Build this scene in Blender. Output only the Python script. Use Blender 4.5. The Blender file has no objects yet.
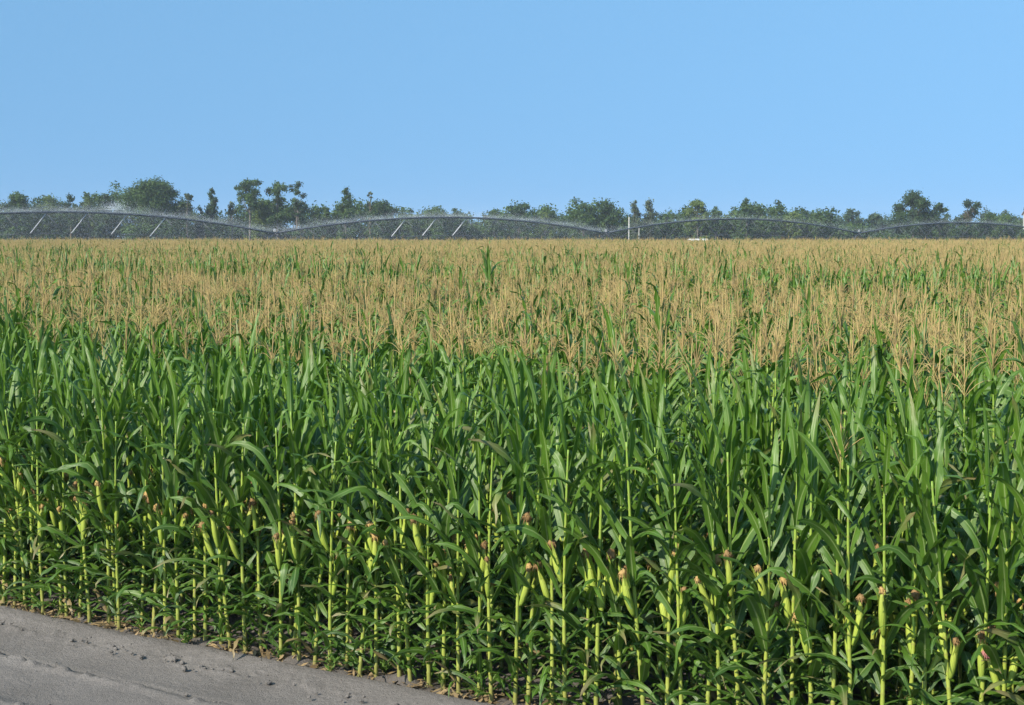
import bpy, math, random
import numpy as np
from mathutils import Vector, Matrix

SEED = 7
rng = random.Random(SEED)
nr = np.random.default_rng(SEED)
R = math.radians
sc = bpy.context.scene
COL = sc.collection

# ------------------------------------------------------------------ camera
F = 1525.0; CX, CY = 512.0, 352.5; CAMZ = 3.4
PITCH = math.atan((CY - 233.0) / F)
FW = Vector((0, math.cos(PITCH), -math.sin(PITCH)))
UP = Vector((0, math.sin(PITCH), math.cos(PITCH)))
cam_d = bpy.data.cameras.new('camera'); cam = bpy.data.objects.new('camera', cam_d); COL.objects.link(cam)
cam_d.sensor_width = 36.0; cam_d.lens = F / 1024 * 36; cam_d.clip_start = 0.1; cam_d.clip_end = 6000
cam.location = (0, 0, CAMZ); cam.rotation_euler = (math.pi / 2 - PITCH, 0, 0)
sc.camera = cam

def ray(x, y):
    return FW * F + Vector((1, 0, 0)) * (x - CX) - UP * (y - CY)
def at_z(x, y, z=0.0):
    d = ray(x, y); t = (z - CAMZ) / d.z
    return Vector((d.x * t, d.y * t, z))
def at_d(x, y, D):
    d = ray(x, y); t = D / d.y
    return Vector((d.x * t, D, CAMZ + d.z * t))
def proj(p):
    v = Vector(p) - Vector((0, 0, CAMZ))
    w = v.dot(FW)
    return CX + F * v.x / w, CY - F * v.dot(UP) / w

# ------------------------------------------------------------------ helpers
def tag(o, label=None, cat=None, group=None, kind=None):
    if label: o['label'] = label
    if cat: o['category'] = cat
    if group: o['group'] = group
    if kind: o['kind'] = kind
    return o
def empty(name, loc=(0, 0, 0), rot=(0, 0, 0), scale=1.0):
    o = bpy.data.objects.new(name, None); COL.objects.link(o)
    o.location = loc; o.rotation_euler = rot; o.scale = (scale,) * 3
    o.empty_display_size = 0.1
    return o

class MB:
    """collects quads/tris with uv and a per-vertex tint (three numbers)"""
    def __init__(s): s.v = []; s.f = []; s.uv = []; s.t = []; s.m = []
    def vert(s, p, uv=(0, 0), t=(0.5, 0.5, 0)):
        s.v.append((p[0], p[1], p[2])); s.uv.append(uv); s.t.append(t); return len(s.v) - 1
    def face(s, ids, m=0): s.f.append(tuple(ids)); s.m.append(m)
    def add(s, o, m=0):
        b = len(s.v); s.v += o.v; s.uv += o.uv; s.t += o.t
        s.f += [tuple(i + b for i in f) for f in o.f]; s.m += [m] * len(o.f)
    def tube(s, pts, radii, n=6, cap=True, t=None, vv=None):
        pts = [Vector(p) for p in pts]; rings = []
        ref = None
        for i, p in enumerate(pts):
            d = (pts[min(i + 1, len(pts) - 1)] - pts[max(i - 1, 0)]).normalized()
            if ref is None:
                ref = d.orthogonal().normalized()
            a = (ref - d * ref.dot(d))
            a = a.normalized() if a.length > 1e-5 else d.orthogonal().normalized()
            ref = a
            b = d.cross(a)
            tt = t[i] if t else (0.5, 0.5, 0)
            rings.append([s.vert(p + (a * math.cos(k * 2 * math.pi / n) + b * math.sin(k * 2 * math.pi / n)) * radii[i],
                                 (k / n, i / max(1, len(pts) - 1)), tt) for k in range(n)])
        for i in range(len(rings) - 1):
            for k in range(n):
                s.face((rings[i][k], rings[i][(k + 1) % n], rings[i + 1][(k + 1) % n], rings[i + 1][k]))
        if cap:
            s.face(rings[0][::-1]); s.face(rings[-1])
    def box(s, c, sz, rot=None):
        M = rot or Matrix.Identity(3); c = Vector(c); ids = []
        for x in (-.5, .5):
            for y in (-.5, .5):
                for z in (-.5, .5):
                    ids.append(s.vert(c + M @ Vector((x * sz[0], y * sz[1], z * sz[2]))))
        for f in ((0, 1, 3, 2), (4, 6, 7, 5), (0, 4, 5, 1), (2, 3, 7, 6), (0, 2, 6, 4), (1, 5, 7, 3)):
            s.face([ids[i] for i in f])
    def mesh(s, name, mats, smooth=True):
        me = bpy.data.meshes.new(name)
        me.from_pydata(s.v, [], s.f)
        uvl = me.uv_layers.new(name='UVMap')
        li = np.empty(len(me.loops), dtype=np.int32); me.loops.foreach_get('vertex_index', li)
        uv = np.array(s.uv, dtype=np.float32)[li]; uvl.data.foreach_set('uv', uv.ravel())
        a = me.attributes.new('tint', 'FLOAT_VECTOR', 'POINT')
        a.data.foreach_set('vector', np.array(s.t, dtype=np.float32).ravel())
        for m in (mats if isinstance(mats, (list, tuple)) else [mats]): me.materials.append(m)
        me.polygons.foreach_set('material_index', np.array(s.m, dtype=np.int32))
        me.polygons.foreach_set('use_smooth', np.full(len(s.f), smooth))
        me.update()
        return me
    def obj(s, name, mats, parent=None, smooth=True):
        o = bpy.data.objects.new(name, s.mesh(name, mats, smooth)); COL.objects.link(o)
        if parent: o.parent = parent
        return o

def quads_mesh(name, V, mat, tint=None, nv=4, smooth=False):
    """V: (n, nv, 3) array of separate faces"""
    n = len(V)
    me = bpy.data.meshes.new(name)
    me.vertices.add(n * nv); me.vertices.foreach_set('co', V.astype(np.float32).ravel())
    me.loops.add(n * nv); me.loops.foreach_set('vertex_index', np.arange(n * nv, dtype=np.int32))
    me.polygons.add(n)
    me.polygons.foreach_set('loop_start', np.arange(0, n * nv, nv, dtype=np.int32))
    if tint is not None:
        a = me.attributes.new('tint', 'FLOAT_VECTOR', 'POINT')
        a.data.foreach_set('vector', np.repeat(tint.astype(np.float32), nv, axis=0).ravel())
    me.materials.append(mat)
    me.update(calc_edges=True); me.validate()
    return me

# ------------------------------------------------------------------ materials
def mat(name):
    m = bpy.data.materials.new(name); m.use_nodes = True
    nt = m.node_tree; nt.nodes.clear()
    out = nt.nodes.new('ShaderNodeOutputMaterial')
    return m, nt, out
class N:
    def __init__(s, nt): s.nt = nt
    def n(s, typ, **kw):
        nd = s.nt.nodes.new(typ)
        for k, v in kw.items(): setattr(nd, k, v)
        return nd
    def link(s, a, b): s.nt.links.new(a, b)
    def math(s, op, a, b=None, clamp=False):
        nd = s.n('ShaderNodeMath', operation=op, use_clamp=clamp)
        for i, v in enumerate((a, b)):
            if v is None: continue
            if hasattr(v, 'links'): s.link(v, nd.inputs[i])
            else: nd.inputs[i].default_value = v
        return nd.outputs[0]
    def mix(s, f, a, b, mode='MIX'):
        nd = s.n('ShaderNodeMix', data_type='RGBA', blend_type=mode)
        for i, v in ((0, f), (6, a), (7, b)):
            if hasattr(v, 'links'): s.link(v, nd.inputs[i])
            elif i == 0: nd.inputs[0].default_value = v
            else: nd.inputs[i].default_value = (*v, 1)
        return nd.outputs[2]
    def noise(s, scale, detail=3, vec=None, rough=0.5):
        nd = s.n('ShaderNodeTexNoise'); nd.inputs['Scale'].default_value = scale
        nd.inputs['Detail'].default_value = detail; nd.inputs['Roughness'].default_value = rough
        if vec is not None: s.link(vec, nd.inputs['Vector'])
        return nd.outputs[0]
    def ramp(s, f, stops):
        nd = s.n('ShaderNodeValToRGB'); el = nd.color_ramp.elements
        while len(el) < len(stops): el.new(0.5)
        for e, (p, c) in zip(el, stops): e.position = p; e.color = (*c, 1)
        s.link(f, nd.inputs[0]); return nd.outputs[0]
    def tint(s):
        a = s.n('ShaderNodeAttribute', attribute_name='tint')
        x = s.n('ShaderNodeSeparateXYZ'); s.link(a.outputs['Vector'], x.inputs[0]); return x.outputs
    def uv(s):
        a = s.n('ShaderNodeUVMap', uv_map='UVMap')
        x = s.n('ShaderNodeSeparateXYZ'); s.link(a.outputs[0], x.inputs[0]); return x.outputs
    def rand(s): return s.n('ShaderNodeObjectInfo').outputs['Random']
    def objco(s): return s.n('ShaderNodeTexCoord').outputs['Object']
    def bsdf(s, col, rough=0.6, spec=0.5, metal=0.0, normal=None):
        b = s.n('ShaderNodeBsdfPrincipled')
        if hasattr(col, 'links'): s.link(col, b.inputs['Base Color'])
        else: b.inputs['Base Color'].default_value = (*col, 1)
        if hasattr(rough, 'links'): s.link(rough, b.inputs['Roughness'])
        else: b.inputs['Roughness'].default_value = rough
        b.inputs['Specular IOR Level'].default_value = spec; b.inputs['Metallic'].default_value = metal
        if normal is not None: s.link(normal, b.inputs['Normal'])
        return b.outputs[0]
    def bump(s, h, strength=0.3, dist=0.02):
        b = s.n('ShaderNodeBump'); b.inputs['Strength'].default_value = strength; b.inputs['Distance'].default_value = dist
        s.link(h, b.inputs['Height']); return b.outputs[0]
    def trans(s, shader, col, f):
        t = s.n('ShaderNodeBsdfTranslucent')
        if hasattr(col, 'links'): s.link(col, t.inputs['Color'])
        else: t.inputs['Color'].default_value = (*col, 1)
        m = s.n('ShaderNodeMixShader'); m.inputs[0].default_value = f
        s.link(shader, m.inputs[1]); s.link(t.outputs[0], m.inputs[2]); return m.outputs[0]

def leaf_material():
    m, nt, out = mat('corn_leaf'); g = N(nt)
    tr, th, td = g.tint(); u, v, _ = g.uv()
    c = g.ramp(tr, [(0.0, (0.019, 0.056, 0.009)), (0.5, (0.038, 0.097, 0.011)), (1.0, (0.086, 0.172, 0.015))])
    c = g.mix(g.math('MULTIPLY', g.rand(), 0.35), c, (0.085, 0.165, 0.018))
    # upper blades brighter and yellower: sunlight on the tops painted into the colour
    c = g.mix(g.math('MULTIPLY', g.math('POWER', th, 2.5), 0.62), c, (0.120, 0.235, 0.014))
    # fine veins running along the blade, and cloudy mottling
    w = g.math('SINE', g.math('MULTIPLY', u, 70.0))
    c = g.mix(g.math('MULTIPLY', g.math('ADD', w, 1.0), 0.07), c, (0.16, 0.26, 0.06))
    nz = g.noise(9.0, 3, g.objco())
    c = g.mix(g.math('MULTIPLY', nz, 0.35), c, (0.035, 0.095, 0.018))
    # pale midrib
    d = g.math('ABSOLUTE', g.math('SUBTRACT', u, 0.5))
    rib = g.math('SUBTRACT', 1.0, g.math('MULTIPLY', d, 11.0), True)
    rib = g.math('MULTIPLY', rib, g.math('SUBTRACT', 1.0, g.math('MULTIPLY', v, 0.8)))
    c = g.mix(g.math('MULTIPLY', rib, 0.85), c, (0.38, 0.47, 0.20))
    # withered straw blades
    dry = g.mix(g.noise(14.0, 3, g.objco()), (0.34, 0.26, 0.13), (0.20, 0.145, 0.07))
    c = g.mix(td, c, dry)
    sh = g.bsdf(c, g.math('ADD', 0.30, g.math('MULTIPLY', nz, 0.2)), 0.46, normal=g.bump(w, 0.25, 0.002))
    tc = g.mix(0.55, c, (0.17, 0.36, 0.02))
    g.link(g.trans(sh, tc, 0.20), out.inputs[0]); return m

def stalk_material():
    m, nt, out = mat('corn_stalk'); g = N(nt)
    tr, th, td = g.tint()
    c = g.ramp(th, [(0.0, (0.26, 0.18, 0.085)), (0.05, (0.33, 0.27, 0.085)), (0.13, (0.38, 0.40, 0.08)), (0.5, (0.36, 0.42, 0.06)), (1.0, (0.22, 0.36, 0.05))])
    c = g.mix(g.math('MULTIPLY', g.noise(25.0, 3, g.objco()), 0.5), c, (0.16, 0.26, 0.05))
    c = g.mix(td, c, (0.22, 0.17, 0.07))
    c = g.mix(g.math('MULTIPLY', g.rand(), 0.35), c, (0.20, 0.30, 0.04))
    g.link(g.bsdf(c, 0.42, 0.4), out.inputs[0]); return m

def husk_material():
    m, nt, out = mat('corn_husk'); g = N(nt)
    tr, th, td = g.tint(); u, v, _ = g.uv()
    w = g.math('SINE', g.math('MULTIPLY', u, 95.0))
    c = g.ramp(th, [(0.0, (0.32, 0.42, 0.06)), (0.6, (0.47, 0.54, 0.09)), (1.0, (0.50, 0.52, 0.12))])
    c = g.mix(g.math('MULTIPLY', g.math('ADD', w, 1.0), 0.16), c, (0.20, 0.33, 0.05))
    c = g.mix(g.math('MULTIPLY', g.rand(), 0.35), c, (0.30, 0.42, 0.05))
    c = g.mix(td, c, (0.38, 0.28, 0.12))
    sh = g.bsdf(c, 0.45, 0.35, normal=g.bump(w, 0.4, 0.002))
    g.link(g.trans(sh, (0.3, 0.4, 0.05), 0.12), out.inputs[0]); return m

def simple(name, c1, c2, scale=8.0, rough=0.8, spec=0.3, metal=0.0, trans=0.0, bump=0.0, use_rand=0.0):
    m, nt, out = mat(name); g = N(nt)
    co = g.objco(); nz = g.noise(scale, 4, co)
    c = g.mix(nz, c1, c2)
    if use_rand: c = g.mix(g.math('MULTIPLY', g.rand(), use_rand), c, c2)
    nm = g.bump(nz, bump, 0.02) if bump else None
    sh = g.bsdf(c, rough, spec, metal, nm)
    if trans: sh = g.trans(sh, c, trans)
    g.link(sh, out.inputs[0]); return m

def tassel_material():
    m, nt, out = mat('corn_tassel'); g = N(nt)
    tr, th, td = g.tint()
    c = g.ramp(tr, [(0.0, (0.34, 0.235, 0.115)), (0.5, (0.47, 0.345, 0.155)), (1.0, (0.52, 0.425, 0.16))])
    c = g.mix(g.math('MULTIPLY', g.rand(), 0.5), c, (0.50, 0.37, 0.145))
    c = g.mix(th, c, (0.24, 0.31, 0.06))
    sh = g.bsdf(c, 0.75, 0.2)
    g.link(g.trans(sh, c, 0.15), out.inputs[0]); return m

def crown_material(name, a, b, blue=0.0):
    m, nt, out = mat(name); g = N(nt)
    tr, th, td = g.tint()
    c = g.mix(tr, a, b)
    c = g.mix(td, c, (0.15, 0.10, 0.07))
    sh = g.bsdf(c, 0.6, 0.25)
    g.link(g.trans(sh, c, 0.22), out.inputs[0]); return m

def soil_material(name, dark, light, far=None):
    m, nt, out = mat(name); g = N(nt)
    geo = g.n('ShaderNodeNewGeometry').outputs['Position']
    n1 = g.noise(1.3, 5, geo, 0.6); n2 = g.noise(28.0, 5, geo, 0.7); n3 = g.noise(160.0, 3, geo, 0.7)
    f = g.math('ADD', g.math('MULTIPLY', n1, 0.5), g.math('ADD', g.math('MULTIPLY', n2, 0.35), g.math('MULTIPLY', n3, 0.15)))
    c = g.ramp(f, [(0.30, dark), (0.68, light)])
    h = g.math('ADD', g.math('MULTIPLY', n2, 0.7), g.math('MULTIPLY', n3, 0.3))
    g.link(g.bsdf(c, 0.95, 0.15, normal=g.bump(h, 0.8, 0.04)), out.inputs[0]); return m

M_LEAF = leaf_material(); M_STALK = stalk_material(); M_HUSK = husk_material(); M_TASSEL = tassel_material()
M_SILK = {'brown': simple('silk_brown', (0.16, 0.095, 0.04), (0.31, 0.195, 0.08), 60, 0.85),
          'tan': simple('silk_tan', (0.30, 0.19, 0.07), (0.46, 0.31, 0.12), 60, 0.85),
          'pink': simple('silk_pink', (0.30, 0.10, 0.10), (0.44, 0.20, 0.16), 60, 0.8)}
M_SOIL = soil_material('field_soil', (0.085, 0.075, 0.066), (0.175, 0.158, 0.146))
M_TRACK = soil_material('track_sand', (0.134, 0.122, 0.110), (0.236, 0.216, 0.198))
M_STEEL = simple('galvanised_steel', (0.26, 0.27, 0.29), (0.38, 0.39, 0.40), 1.5, 0.5, 0.5, 0.35)
M_PIPE = simple('weathered_pipe_strut_shade', (0.07, 0.08, 0.10), (0.12, 0.13, 0.15), 1.5, 0.6, 0.4, 0.2)
M_RUBBER = simple('tyre_rubber', (0.02, 0.02, 0.02), (0.035, 0.033, 0.03), 6, 0.9)
M_WHITE = simple('white_paint', (0.78, 0.78, 0.78), (0.82, 0.82, 0.81), 2, 0.4, 0.5)
M_GLASS = simple('dark_window', (0.02, 0.025, 0.03), (0.03, 0.035, 0.04), 2, 0.1, 0.6)
M_POLE = simple('pale_pole', (0.50, 0.48, 0.44), (0.62, 0.60, 0.56), 2, 0.8)
M_WALLP = simple('pale_house_wall', (0.46, 0.42, 0.40), (0.54, 0.50, 0.47), 1, 0.85)
M_ROOF = simple('grey_shingle_roof', (0.26, 0.22, 0.21), (0.36, 0.31, 0.29), 3, 0.9)
M_BARK = simple('tree_bark', (0.10, 0.085, 0.07), (0.19, 0.165, 0.14), 5, 0.9, 0.2)
M_WEED = simple('weed_leaf', (0.075, 0.15, 0.022), (0.13, 0.23, 0.04), 6, 0.55, 0.35, 0, 0.2)
M_STRAW = simple('dry_leaf', (0.13, 0.09, 0.05), (0.34, 0.25, 0.13), 5, 0.85, 0.2)
M_SPRAY = simple('water_spray', (0.80, 0.83, 0.86), (0.86, 0.88, 0.90), 3, 0.5, 0.4, 0, 0.5)

# ------------------------------------------------------------------ corn plant
def leaf(mb, z, az, L, W, th0, bend, roll, dry, rnd, zfrac, rs, off=0.01, nseg=11, droop_pow=1.6):
    p = Vector((math.cos(az) * off, math.sin(az) * off, z)); ds = L / nseg
    out = Vector((math.cos(az), math.sin(az), 0)); side0 = Vector((-math.sin(az), math.cos(az), 0))
    ph = rs.uniform(0, 6.28); fr = rs.uniform(2.0, 4.6); amp = W * rs.uniform(0.10, 0.30)
    sway = rs.uniform(-0.45, 0.45)
    kink = rs.uniform(0.9, 2.0) if rs.random() < 0.24 and zfrac > .2 else 0.0; ks = rs.uniform(0.38, 0.7)
    rows = []
    for i in range(nseg + 1):
        s = i / nseg
        th = th0 + bend * (0.45 if kink else 1) * s ** droop_pow + kink * max(0.0, min(1.0, (s - ks) / 0.16))
        th = min(th, 3.05)
        d = out * math.sin(th) + Vector((0, 0, 1)) * math.cos(th)
        sd = (side0 + out * 0).normalized()
        nrm = d.cross(sd)                       # points to the underside / upper side
        r = roll * s
        sd2 = sd * math.cos(r) + nrm * math.sin(r); nm2 = nrm * math.cos(r) - sd * math.sin(r)
        w = W * 0.5 * (0.45 + 0.55 * min(1, s / 0.22) ** 0.7) * (max(0.0, 1 - s ** 2.4)) ** 0.8
        if i == nseg: w = 0.002
        fold = 0.85 * (1 - s) + 0.25
        rip = amp * math.sin(ph + fr * s * 6.28) * min(1, s * 3) * (1 - s * 0.4)
        rip2 = amp * math.sin(ph * 1.7 + fr * 1.13 * s * 6.28) * min(1, s * 3) * (1 - s * 0.4)
        row = []
        for k, (uu, rp) in enumerate(((-1, rip), (-0.5, rip * 0.3), (0, 0), (0.5, rip2 * 0.3), (1, rip2))):
            q = p + sd2 * (uu * w * math.cos(fold * 0.6)) - nm2 * (abs(uu) * w * math.sin(fold * 0.6)) + nm2 * rp
            row.append(mb.vert(q, (0.5 + uu * 0.5, s), (rnd, zfrac, dry * max(0.0, (s - 0.55) / 0.45) if dry < 0.9 else dry)))
        rows.append(row)
        p = p + d * ds + side0 * (sway * s * ds)
    for i in range(nseg):
        for k in range(4):
            mb.face((rows[i][k], rows[i][k + 1], rows[i + 1][k + 1], rows[i + 1][k]))

def stalk_path(H, rs):
    lx, ly = rs.uniform(-0.03, 0.03), rs.uniform(-0.03, 0.03)
    cx, cy = rs.uniform(-0.025, 0.025), rs.uniform(-0.025, 0.025)
    def f(z):
        t = z / H
        return Vector((lx * t + cx * math.sin(3.1 * t), ly * t + cy * math.sin(3.1 * t), z))
    return f

def tassel(rs, base, L):
    mb = MB(); pts = []; r = rs.random()
    bx, by = rs.gauss(0, 0.035), rs.gauss(0, 0.035)
    green = 1.0 if rs.random() < 0.15 else 0.0
    neck = 0.13
    zz = [-0.01, neck, neck + L * .3, neck + L * .55, neck + L * .85, neck + L]
    for z in zz:
        q = z / (neck + L); pts.append(Vector((bx * q * q, by * q * q, z)) + base)
    mb.tube(pts, [0.0046, 0.0038, 0.0048, 0.0053, 0.0044, 0.0015], 5, t=[(r, 1, 0), (r, 0.8, 0)] + [(r, 0.25 * green, 0)] * 4)
    ub = rs.uniform(0.3, 0.95); dr = rs.uniform(0.0, 1.4)
    for k in range(rs.randint(8, 16)):
        az = rs.uniform(0, 6.28); z0 = neck + L * rs.uniform(0.0, 0.34); l = L * rs.uniform(0.38, 0.66)
        th = rs.uniform(0.10, ub + .15); bend = rs.uniform(-0.1, 0.3 + dr)
        p = base + Vector((bx * .2, by * .2, z0)); q = [p]
        for j in range(4):
            a = th + bend * (j / 3) ** 2
            p = p + Vector((math.cos(az) * math.sin(a), math.sin(az) * math.sin(a), math.cos(a))) * (l / 4); q.append(p)
        rr = min(1, max(0, r + rs.uniform(-0.3, 0.3)))
        mb.tube(q, [0.0015, 0.0025, 0.0028, 0.0023, 0.0009], 4, cap=False, t=[(rr, 0.3 * green, 0)] * 5)
    return mb

def ear(rs, p, az, tilt, L, r, big=1.0):
    mb = MB(); ax = Vector((math.cos(az) * math.sin(tilt), math.sin(az) * math.sin(tilt), math.cos(tilt)))
    prof = [(0, .45), (.08, .62), (.22, .88), (.42, 1.0), (.62, .95), (.8, .76), (.92, .52), (1.0, .36)]
    bow = Vector((math.cos(az), math.sin(az), 0)) * rs.uniform(-0.012, 0.02)
    pts = [p + ax * (s * L) + bow * (s * (1 - s) * 4) for s, _ in prof]
    mb.tube(pts, [max(.004, q * r) for _, q in prof], 9, t=[(rs.random(), s, 0) for s, _ in prof])
    tip = pts[-1]
    # loose husk blades at the tip
    for k in range(3):
        a2 = rs.uniform(0, 6.28); sd = Vector((math.cos(a2), math.sin(a2), 0))
        b0 = p + ax * (L * 0.72); w = 0.014
        nn = (sd - ax * sd.dot(ax)).normalized(); tn = ax.cross(nn)
        l2 = rs.uniform(0.08, 0.15); ids = []
        for i in range(4):
            s = i / 3; c = b0 + ax * (l2 * s) + nn * (r * 0.9 + 0.03 * s * s); ww = w * (1 - s * 0.95)
            ids.append((mb.vert(c - tn * ww, (.4, s), (.5, .5, 0)), mb.vert(c + tn * ww, (.6, s), (.5, .5, 0))))
        for i in range(3): mb.face((ids[i][0], ids[i][1], ids[i + 1][1], ids[i + 1][0]))
    sk = MB(); sr = rs.uniform(0.022, 0.036) * big
    # silk: lumpy core plus loose strands
    lat, lon = 5, 7; rows = []
    c0 = tip + ax * sr * 0.7
    for i in range(lat + 1):
        fi = math.pi * i / lat; row = []
        for j in range(lon):
            al = 2 * math.pi * j / lon
            k = sr * rs.uniform(0.5, 1.15)
            row.append(sk.vert(c0 + Vector((math.sin(fi) * math.cos(al), math.sin(fi) * math.sin(al), math.cos(fi) * 1.1)) * k))
        rows.append(row)
    for i in range(lat):
        for j in range(lon):
            sk.face((rows[i][j], rows[i][(j + 1) % lon], rows[i + 1][(j + 1) % lon], rows[i + 1][j]))
    for k in range(44):
        d = Vector((rs.gauss(0, 1), rs.gauss(0, 1), rs.gauss(0.2, 1))).normalized()
        e = d.orthogonal().normalized() * 0.0028
        l = sr * rs.uniform(0.9, 1.55); m1 = c0 + d * l * 0.75; m2 = c0 + d * l * .95 + Vector((0, 0, -l * 0.6))
        a, b = sk.vert(c0 - e), sk.vert(c0 + e); c, dd = sk.vert(m1 + e), sk.vert(m1 - e); e1 = sk.vert(m2)
        sk.face((a, b, c, dd)); sk.face((dd, c, e1))
    return mb, sk

def corn(seed, H=1.95, tas=False, ears=None, az0=None, lush=1.0, flag=False):
    """returns dict of MB parts for one plant; H = height of the stalk's top node"""
    rs = random.Random(seed)
    path = stalk_path(H, rs)
    st = MB(); n = 18; zs = []; z = 0.0
    for i in range(n + 1):
        zs.append(H * (i / n) ** 0.93)
    pts = [path(-0.03)]; rad = [0.0175]; tt = [(.5, 0, .6)]
    def rad_at(z): return 0.0172 - 0.0105 * (z / H) ** 0.9
    for i, zz in enumerate(zs):
        r0 = rad_at(zz)
        for dz, k, d in ((-0.012, 1.0, 0), (0.0, 1.2, .55), (0.012, 0.92, .1), (0.05, 1.08, 0)):
            if zz + dz > -0.02: pts.append(path(zz + dz)); rad.append(r0 * k); tt.append((.5, zz / H, d))
    st.tube(pts, rad, 8, t=tt)
    # prop roots at the foot
    for k in range(6):
        a = k * 1.05 + rs.random()
        st.tube([Vector((0, 0, .045)), Vector((math.cos(a) * .03, math.sin(a) * .03, .02)), Vector((math.cos(a) * .05, math.sin(a) * .05, -.03))],
                [.004, .004, .003], 4, cap=False, t=[(.5, .0, .4)] * 3)
    fo = MB(); az = az0 if az0 is not None else rs.uniform(0, 6.28)
    top = n if not tas else n
    for i in range(1, top + 1):
        zf = zs[i] / H; a = az + (math.pi if i % 2 else 0) + rs.gauss(0, 0.5)
        zz = zs[i]
        if zf < 0.40:
            if zf < 0.05: continue
            q = zf / 0.40
            L = rs.uniform(0.30, 0.50) + 0.26 * q * q; W = rs.uniform(0.050, 0.070) + 0.020 * q; th = rs.uniform(0.5, 1.15); bend = rs.uniform(0.9, 2.4)
            dry = 1.0 if (zf < 0.12 and rs.random() < 0.16) else (0.85 if rs.random() < 0.25 else 0)
        elif zf < 0.72:
            L = rs.uniform(0.50, 0.80) * lush; W = rs.uniform(0.072, 0.100); th = rs.uniform(0.26, 0.66); bend = rs.uniform(0.5, 2.2)
            dry = 0.8 if rs.random() < 0.12 else 0
        else:
            k = (zf - 0.72) / 0.28
            L = (rs.uniform(0.56, 0.76) - 0.22 * k) * lush; W = rs.uniform(0.062, 0.086) - 0.014 * k; dry = 0.7 if rs.random() < 0.1 else 0
            th = rs.uniform(0.20, 0.56) - 0.08 * k; bend = rs.uniform(0.1, 1.0) if rs.random() < 0.52 else rs.uniform(0.9, 2.2)
            if tas: th += 0.18; bend += 0.35
            if not tas and i >= n - 1: th *= 0.55; L *= 1.15; bend *= 0.5
        b = path(zz)
        lf = MB()
        leaf(lf, 0, a, L, W, th, bend, rs.gauss(0, 0.8), dry, rs.random(), zf, rs, off=rad_at(zz))
        lf.v = [(v[0] + b.x, v[1] + b.y, v[2] + b.z) for v in lf.v]
        fo.add(lf)
    for q in range(17):
        zz = 0.05 + 0.95 * rs.random() ** 1.25; lf = MB()
        leaf(lf, 0, rs.uniform(0, 6.28), rs.uniform(.16, .40), rs.uniform(.03, .055), rs.uniform(.5, 1.3), rs.uniform(.6, 2.4), rs.gauss(0, .8), .85 if rs.random() < .2 else 0, rs.random(), zz / H, rs, nseg=8)
        b = path(zz); lf.v = [(v[0] + b.x, v[1] + b.y, v[2] + b.z) for v in lf.v]; fo.add(lf)
    if flag:
        for q in range(2):
            lf = MB(); leaf(lf, 0, rs.uniform(0, 6.28), rs.uniform(.55, .7), .07, rs.uniform(.05, .25), rs.uniform(0, .4), rs.gauss(0, .3), 0, .2, .8, rs)
            b = path(H * .95); lf.v = [(v[0] + b.x, v[1] + b.y, v[2] + b.z) for v in lf.v]; fo.add(lf)
    parts = {'stalk': st, 'foliage': fo, 'ears': [], 'tassel': None}
    if ears is None:
        k = rs.choices((0, 1, 2), (0.06, 0.40, 0.54))[0]; ears = []
        a0 = rs.uniform(0, 6.28)
        for j in range(k):
            ears.append((rs.uniform(0.74, 1.04) - 0.14 * j, a0 + j * math.pi + rs.gauss(0, .3), rs.uniform(0.10, 0.40),
                         rs.uniform(0.25, 0.31), rs.choices(('brown', 'tan', 'pink'), (.46, .50, .04))[0]))
    parts['ear_az'] = ears[0][1] if ears else None
    for (ez, ea, et, el, ec) in ears:
        b = path(ez) + Vector((math.cos(ea), math.sin(ea), 0)) * (rad_at(ez) + 0.010)
        parts['ears'].append((*ear(rs, b, ea, et, el, rs.uniform(0.021, 0.027), 1.35 if ec == 'pink' else 1.0), ec))
    if tas: parts['tassel'] = tassel(rs, path(H), rs.uniform(0.34, 0.46))
    return parts

KEYS = ['brown', 'tan', 'pink']
JOINMATS = [M_LEAF, M_STALK, M_HUSK, M_TASSEL, M_SILK['brown'], M_SILK['tan'], M_SILK['pink']]
def build_variant(seed, **kw):
    P = corn(seed, **kw); d = {}
    d['stalk'] = P['stalk'].mesh('stalk', M_STALK); d['foliage'] = P['foliage'].mesh('foliage', M_LEAF)
    d['ears'] = [(e.mesh('ear', M_HUSK), s.mesh('silk', M_SILK[c]), c) for e, s, c in P['ears']]
    d['ear_az'] = P['ear_az']
    d['tassel'] = P['tassel'].mesh('tassel', M_TASSEL) if P['tassel'] else None
    J = MB(); J.add(P['foliage'], 0); J.add(P['stalk'], 1)
    for e, s, c in P['ears']: J.add(e, 2); J.add(s, 4 + KEYS.index(c))
    if P['tassel']: J.add(P['tassel'], 3)
    d['join'] = J
    return d

NF, NT = 16, 16
females = [build_variant(100 + i, H=1.78 + 0.16 * ((i * 37) % 11) / 10, tas=False) for i in range(NF)]
males = [build_variant(300 + i, H=1.84 + 0.24 * ((i * 29) % 11) / 10, tas=True, lush=0.80, flag=(i in (3, 7))) for i in range(NT)]

# row geometry: the rows run parallel to the edge of the dirt track
A = at_z(13, 608); B = at_z(490, 703)
RD = (B - A).normalized(); RN = Vector((-RD.y, RD.x, 0))
if RN.y < 0: RN = -RN
def row_pt(k, t): return A + RD * t + RN * (0.76 * k)
def pq(P): v = Vector((P[0], P[1], 0)) - A; return v.dot(RD), v.dot(RN)
print('ROW dir', RD, 'A', A, 'ridge p', pq(at_z(0, 657))[1], pq(at_z(165, 690))[1], pq(at_z(0, 625))[1], pq(at_z(0, 700))[1])

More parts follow.
